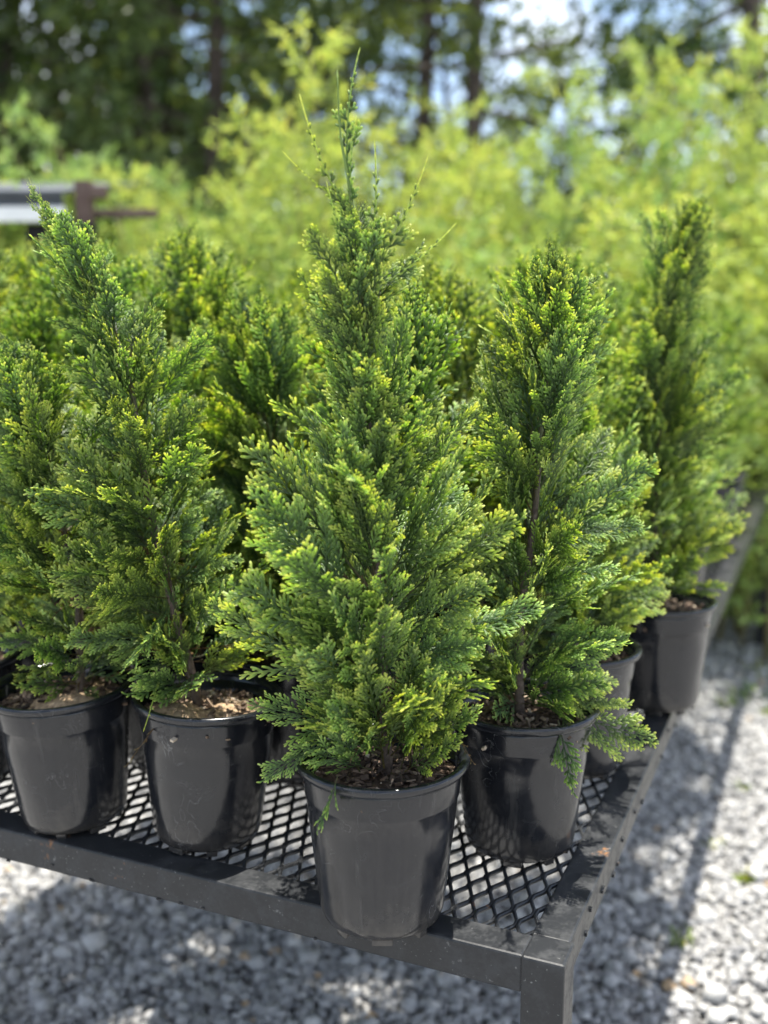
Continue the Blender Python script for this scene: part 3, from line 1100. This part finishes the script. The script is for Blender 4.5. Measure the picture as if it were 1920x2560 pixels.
# ------------------------------------------------------------------ back rows: copies of four plants
def low_cedar_meshes(seed, H, N):
    rng = random.Random(seed)
    lows = [gen_spray(L, 900 + seed * 7 + i, 1) for i, L in enumerate((0.085, 0.115, 0.150))]
    arr = [(np.array(m.v), np.array(m.f, dtype=object), m.a, L) for m, L in zip(lows, (0.085, 0.115, 0.150))]
    pts = [Vector((rng.gauss(0, 0.012) * (i > 0) + 0.012 * i * math.cos(seed * 2.1), rng.gauss(0, 0.012) * (i > 0) + 0.012 * i * math.sin(seed * 2.1), H * i / 5)) for i in range(6)]
    m = MB()
    ga = 0.0
    for i in range(N):
        t = 0.06 + 0.92 * ((i + rng.random()) / N)
        ga += 2.4 + rng.gauss(0, 0.4)
        Pp = stem_at(pts, t)
        e = interp(((0, 0.35), (0.3, 0.75), (0.6, 1.05), (1, 1.3)), t) + rng.gauss(0, 0.18)
        Rr = interp(PROF, min(1, t + 0.10)) * rng.uniform(0.7, 1.3)
        ell = min(max(Rr / max(math.cos(e), 0.3), 0.05), 0.2, max(0.04, (pts[-1] - Pp).length * 0.9 + 0.015))
        d = Vector((math.cos(ga) * math.cos(e), math.sin(ga) * math.cos(e), math.sin(e)))
        k = 0 if ell < 0.1 else (1 if ell < 0.14 else 2)
        src = lows[k]
        s = ell / (0.085, 0.115, 0.150)[k]
        Rm = np.array(frame(d, rng.choice((-1, 1)) * rng.gauss(1.05, 0.5))) * s
        vv = np.array([tuple(p) for p in src.v]) @ Rm.T + np.array(Pp)
        bs = len(m.v)
        m.v += [tuple(p) for p in vv]
        m.f += [tuple(q + bs for q in f) for f in src.f]
        m.a += src.a
    fol = m.mesh('foliage', M['cedar'], False, 'tip')
    st = MB()
    st.tube([stem_at(pts, i / 8) + Vector((0, 0, -0.01 if i == 0 else 0)) for i in range(9)], [0.006 * (1 - 0.85 * i / 8) for i in range(9)], 6, [i / 8 for i in range(9)])
    return fol, st.mesh('stem', M['bark'], True, 'tip')


LOW = [low_cedar_meshes(i + 1, (0.50, 0.56, 0.47, 0.56)[i], 118) for i in range(4)]
taken = [Vector((v[0][0], v[0][1], 0)) for v in P.values()]
rng = random.Random(77)
spots = []
row = 0
v = 0.20
while v < 2.62:
    u = 0.11 + (0.0925 if row % 2 else 0.0)
    while u < LU - 0.09:
        p = tb(u + rng.gauss(0, 0.006), v + rng.gauss(0, 0.006))
        if all((p - q).length > 0.168 for q in taken) and p.y > 1.18 and (v < 1.45 or u < 0.30):
            spots.append(p)
            taken.append(p)
        u += 0.185
    v += 0.160
    row += 1
for i, p in enumerate(spots):
    row_far = (p - CORNER).dot(V_)
    near_rail = (p - CORNER).dot(-U) > -0.2 if False else ((p - CORNER).dot(U) < 0.24)
    nth = ('first', 'second', 'third', 'fourth', 'fifth', 'sixth', 'seventh', 'eighth', 'ninth', 'tenth', 'eleventh', 'twelfth', 'thirteenth', 'fourteenth', 'fifteenth', 'sixteenth', 'seventeenth', 'eighteenth', 'nineteenth', 'twentieth')
    order = nth[min(19, int(round((row_far - 0.2) / 0.16)))]
    if near_rail:
        lab_pot, lab_pl, grp = 'black pot by the right rail in the %s row back from the front rail' % order, 'blurred green conifer by the right rail in the %s row back from the front rail' % order, 'right side of the bench'
    else:
        lab_pot, lab_pl, grp = 'black pot crowded into the %s row back from the front rail' % order, 'blurred green conifer crowded into the %s row back from the front rail' % order, 'back rows of the bench'
    nursery_pot((p.x, p.y), rng.uniform(0, 6.28), lab_pot, 'pots on the ' + grp, (0, 0), False, False, i)
    root = empty('cedar_sapling', (p.x, p.y, SOILZ), rng.uniform(0, 6.28))
    sc = rng.uniform(0.90, 1.08)
    root.scale = (sc, sc, sc)
    tag(root, lab_pl, 'conifer', 'conifers on the ' + grp)
    fol, st = LOW[i % 4]
    link('stem', st, None, root)
    link('foliage', fol, None, root)

# ------------------------------------------------------------------ background saplings, trees, shelter
def leaf_quads(m, p, d, n, size, rng, ratio=0.36, droop=0.2, tip=(0.2, 1.0)):
    """pairs of narrow leaves set along a twig"""
    d = d.normalized()
    for i in range(n):
        f = (i + rng.random()) / n
        q = p + d * (f * size * n * 0.22)
        a = Vector((rng.gauss(0, 1), rng.gauss(0, 1), rng.gauss(0, 1) - droop)).normalized()
        a = (a + d * 0.8).normalized()
        b = a.cross(Vector((rng.gauss(0, 1), rng.gauss(0, 1), rng.gauss(0, 1)))).normalized()
        s = size * rng.uniform(0.6, 1.25)
        tv = rng.uniform(*tip)
        n_ = b.cross(a) * (s * 0.08)
        m.add([q, q + a * s * 0.5 + b * s * ratio * 0.5 + n_, q + a * s, q + a * s * 0.5 - b * s * ratio * 0.5 + n_], [(0, 1, 2, 3)], tv)


def sapling_meshes(seed, H, W_, nst, leaf):
    rng = random.Random(seed)
    st, fo = MB(), MB()
    for k in range(nst):
        w = rng.uniform(0, 6.28)
        rr = W_ * 0.30 * math.sqrt(rng.random())
        base = Vector((rr * math.cos(w), rr * math.sin(w), 0))
        h = H * rng.uniform(0.55, 1.0)
        ln = Vector((math.cos(w), math.sin(w), 0)) * W_ * rng.uniform(0.05, 0.45)
        pts = [base + ln * (t * t) + Vector((rng.gauss(0, 0.02), rng.gauss(0, 0.02), h * t)) for t in (0, 0.25, 0.5, 0.75, 1.0)]
        st.tube(pts, [0.011, 0.009, 0.007, 0.005, 0.002], 5)
        nb = int(60 * h / 2)
        for i in range(nb):
            t = 0.10 + 0.9 * (i + rng.random()) / nb
            pp = stem_at(pts, t)
            a = rng.uniform(0, 6.28)
            el = rng.uniform(0.1, 0.9)
            L = W_ * rng.uniform(0.16, 0.42) * (1.15 - 0.75 * t)
            d = Vector((math.cos(a) * math.cos(el), math.sin(a) * math.cos(el), math.sin(el)))
            for j in range(3):
                leaf_quads(fo, pp + d * (L * (0.2 + 0.33 * j)) - Vector((0, 0, 0.05 * L * j * j)), d, 7, leaf, rng, 0.26, 0.3, (0.15 + 0.35 * t, 0.6 + 0.4 * t))
    return st.mesh('stem', M['cane'], True), fo.mesh('foliage', M['sapling'], False, 'tip')


SAP = [sapling_meshes(1, 2.3, 1.25, 9, 0.062), sapling_meshes(2, 2.0, 1.3, 10, 0.056), sapling_meshes(3, 2.6, 1.1, 8, 0.06), sapling_meshes(4, 1.7, 1.3, 9, 0.05)]


def sapling(x, y, k, s, sz, rz, label, group):
    root = empty('leafy_sapling', (x, y, -0.02), rz)
    root.scale = (s, s, sz)
    tag(root, label, 'sapling', group)
    link('stem', SAP[k][0], None, root)
    link('foliage', SAP[k][1], None, root)


rng = random.Random(8)
# (picture column, depth, picture row of its top)
def col_x(px, Y):
    return (px - 960) / 2588.0 * (Y * math.cos(PITCH)) * 1.02


TOPH = (2.3, 2.0, 2.6, 1.7)
sap_spec = []
for px, Y, top in ((400, 5.6, 90), (520, 5.2, 330), (640, 5.8, 400), (700, 5.0, 260), (830, 5.6, 80), (940, 5.0, 160), (1060, 6.2, 300), (1180, 5.4, 360),
                   (1320, 5.2, 240), (1420, 6.0, 110), (1520, 5.3, 190), (1640, 5.8, 10), (1740, 5.0, 90), (1850, 5.6, 30), (1940, 5.0, 120), (2060, 5.6, 120),
                   (-40, 5.9, 190), (-190, 5.4, 260), (330, 4.9, 620), (480, 4.5, 640), (760, 4.4, 560), (1000, 4.3, 520), (1240, 4.5, 540), (1480, 4.4, 500),
                   (1700, 4.4, 420), (1900, 4.3, 400), (2100, 4.5, 400), (60, 4.9, 640), (50, 6.3, 170), (250, 6.6, 420)):
    sap_spec.append((px, Y, top))
for i, (px, Y, top) in enumerate(sap_spec):
    x = col_x(px, Y)
    ztop = at(px, top, Y).z
    k = (i * 7 + 1) % 4
    sz = ztop / TOPH[k]
    if Y < 4.95:
        lab, grp = 'low bright green leafy sapling just beyond the conifers, blurred', 'low saplings beyond the bench'
    elif px < 600:
        lab, grp = 'bright green feathery sapling beside the grey roofed shelter, blurred', 'saplings beside the shelter'
    else:
        lab, grp = 'tall yellow green feathery sapling in front of the dark trees, ' + ('top against the sky' if top < 200 else ('top against the trunks' if top < 350 else 'shorter than its neighbours')), 'tall saplings before the trees'
    sapling(x, Y, k, rng.uniform(0.9, 1.1), sz, rng.uniform(0, 6.28), lab, grp)


def tree_meshes(seed, H, rad, nleaf, clear, leaf):
    rng = random.Random(seed)
    tr, fo = MB(), MB()
    pts = [Vector((rng.gauss(0, 0.10) * i * 0.3, rng.gauss(0, 0.10) * i * 0.3, H * i / 6)) for i in range(7)]
    tr.tube(pts, [rad * (1.25 if i == 0 else 1 - 0.13 * i) for i in range(7)], 9)
    nb = 34
    for i in range(nb):
        t = clear + (0.98 - clear) * (i + rng.random()) / nb
        p = stem_at(pts, t)
        a = rng.uniform(0, 6.28)
        L = (2.7 * (1.05 - t) + 0.7) * rng.uniform(0.6, 1.2)
        d = Vector((math.cos(a), math.sin(a), rng.uniform(-0.25, 0.5)))
        q = p + d * L
        tr.tube([p, p + d * L * 0.5 + Vector((0, 0, 0.05 * L)), q], [rad * 0.3, rad * 0.18, 0.008], 5)
        for j in range(nleaf // nb // 6):
            f = 0.25 + 0.8 * math.sqrt(rng.random())
            c = p + d * (L * f) + Vector((rng.gauss(0, 0.28), rng.gauss(0, 0.28), rng.gauss(0, 0.2)))
            leaf_quads(fo, c, Vector((rng.gauss(0, 1), rng.gauss(0, 1), rng.gauss(0, 1))), 6, leaf, rng, 0.5, 0.1, (0.0, 1.0))
    return tr.mesh('trunk', M['trunk'], True), fo.mesh('crown', M['forest'], False, 'tip')


TREES = [tree_meshes(1, 13.0, 0.11, 6800, 0.12, 0.17), tree_meshes(2, 15.0, 0.12, 6000, 0.20, 0.16), tree_meshes(3, 11.0, 0.09, 7400, 0.05, 0.18)]


def tree(x, y, k, s, rz, label, group):
    root = empty('forest_tree', (x, y, -0.03), rz)
    root.scale = (s, s, s)
    tag(root, label, 'tree', group)
    link('trunk', TREES[k][0], None, root)
    link('crown', TREES[k][1], None, root)


rng = random.Random(31)
for px, Y, k, s in ((60, 13, 2, 1.0), (200, 15, 0, 1.0), (390, 12.5, 0, 1.0), (455, 15, 1, 0.9), (550, 12, 1, 1.0), (620, 17, 2, 0.9), (1045, 12.5, 1, 0.95), (1175, 12, 0, 1.1),
                    (1100, 17, 2, 0.85), (1830, 11, 1, 1.0), (1930, 12.5, 0, 1.0), (-120, 12, 2, 1.0), (280, 18, 2, 1.1), (740, 19, 2, 0.55), (1330, 20, 2, 0.6), (1560, 19, 2, 0.55),
                    (-330, 15, 0, 1.0), (2150, 14, 2, 1.0), (2400, 13, 1, 1.0), (860, 22, 1, 0.8), (1700, 18, 2, 0.75), (-600, 13, 2, 1.0), (120, 20, 2, 1.1), (470, 21, 2, 1.1)):
    if px < 700:
        lab, grp = ('thick trunked dark tree with low boughs behind the shelter', 'tall dark tree with long bare trunk behind the shelter', 'dark tree leafy almost to the ground behind the shelter')[k], 'dark trees behind the shelter'
    else:
        lab, grp = ('thick trunked dark tree with low boughs behind the yellow green saplings', 'tall dark tree with long bare trunk behind the yellow green saplings', 'dark tree leafy almost to the ground behind the yellow green saplings')[k], 'dark trees behind the saplings'
    tree(col_x(px, Y), Y, k, s, rng.uniform(0, 6.28), lab, grp)

# far wood: one mass of leaves closing the view under the sky gaps
rng = random.Random(12)
m = MB()
for i in range(5200):
    x = rng.uniform(-26, 26)
    y = rng.uniform(24, 34)
    top = 3.6 + 1.6 * noise.noise(Vector((x * 0.25, 3.1, 0.4))) + (3.2 if x < -4 else 0)
    z = max(0.1, top * math.sqrt(rng.random()))
    leaf_quads(m, Vector((x, y, z)), Vector((rng.gauss(0, 1), rng.gauss(0, 1), rng.gauss(0, 1))), 5, 0.42, rng, 0.55, 0.1, (0, 1))
o = m.build('far_wood', M['forest'], None, False, 'tip')
tag(o, 'far off dark green wood closing the view behind the trees', 'wood', kind='stuff')

# ---- shelter at the left: grey roof sheet, white fascia, wooden posts, black cloth
YS = 4.6
sh0 = at(215, 560, YS)
shelter = empty('garden_shelter', (sh0.x, YS, -0.02))
tag(shelter, 'low wooden shelter with grey roof sheet, white fascia and black cloth, half hidden by plants', 'shelter')


def sh_box(name, c, s, mat, rot=None, bev=0.004):
    m = MB()
    m.box((0, 0, 0), s, rot, 0, bev)
    o = m.build(name, mat, shelter)
    o.location = c
    return o


pz = at(215, 440, YS).z
sh_box('post', (0, 0, pz / 2), (0.07, 0.07, pz), M['post'])
sh_box('post', (-1.5, 0, pz / 2 - 0.04), (0.085, 0.085, pz - 0.08), M['post'])
sh_box('post', (-1.5, 1.3, pz / 2 - 0.02), (0.085, 0.085, pz - 0.04), M['post'])
sh_box('post', (-0.14, 1.3, pz / 2 - 0.06), (0.07, 0.07, pz - 0.12), M['post'])
zz = at(255, 470, YS).z
sh_box('brace', (0.065, -0.02, zz), (0.075, 0.05, 0.05), M['post'])
zz = at(290, 520, YS).z
sh_box('rail', (0.17, 0.03, zz), (0.27, 0.035, 0.035), M['post'])
zr0, zr1 = at(60, 530, YS).z, at(60, 468, YS).z
sh_box('roof_sheet', (-0.80, 0.62, zr1 + 0.10), (1.48, 1.5, 0.02), M['slab'], Matrix.Rotation(R(9), 3, 'X'))
sh_box('end_board', (-0.80, -0.075, zr1 - 0.065), (1.46, 0.02, 0.10), M['slab'])
sh_box('fascia', (-0.80, -0.10, zr0), (1.48, 0.022, 0.062), M['fascia'])
zb0, zb1 = at(180, 760, YS).z, at(180, 552, YS).z
m = MB()
for i in range(17):
    for j in range(9):
        x = -0.24 + 0.30 * i / 16
        m.v.append((x, 0.012 * math.sin(i * 1.1) * (j / 8), zb1 - (zb1 - zb0) * j / 8))
        m.a.append(0)
for i in range(16):
    for j in range(8):
        q = i * 9 + j
        m.f.append((q, q + 1, q + 10, q + 9))
cl = m.build('shade_cloth', M['blackcloth'], shelter, True)
cl.location = (0.0, -0.06, 0)
md = cl.modifiers.new('thick', 'SOLIDIFY')
md.thickness = 0.004

# ---- small weeds sprouting from the gravel beside the bench
rng = random.Random(41)


def weed_mesh(seed):
    r_ = random.Random(seed)
    m = MB()
    for i in range(26):
        a = r_.uniform(0, 6.28)
        L = r_.uniform(0.02, 0.075)
        el = r_.uniform(0.4, 1.3)
        b0 = Vector((r_.gauss(0, 0.018), r_.gauss(0, 0.018), -0.01))
        d = Vector((math.cos(a) * math.cos(el), math.sin(a) * math.cos(el), math.sin(el)))
        sd = d.cross(Vector((0, 0, 1))).normalized() * r_.uniform(0.002, 0.005)
        tv = r_.random()
        mid = b0 + d * L * 0.6
        tipp = b0 + d * L - Vector((0, 0, L * 0.15))
        m.add([b0 - sd, b0 + sd, mid + sd, mid - sd, tipp], [(0, 1, 2, 3), (3, 2, 4)], tv)
    return m.mesh('weed', M['weed'], False, 'tip')


WEED = [weed_mesh(i) for i in range(4)]
for i in range(26):
    vv = rng.uniform(1.2, 3.6)
    off = rng.uniform(0.0, 0.55)
    p = tb(-off + 0.1, vv)
    o = link('weed', WEED[i % 4])
    o.location = (p.x, p.y, -0.005)
    s = rng.uniform(0.5, 1.1) * (1.6 if vv > 2.6 else 1)
    o.scale = (s, s, s)
    o.rotation_euler = (0, 0, rng.uniform(0, 6.28))
    tag(o, 'small green weed tuft sprouting from the gravel beside the bench', 'weed', 'weeds in the gravel')
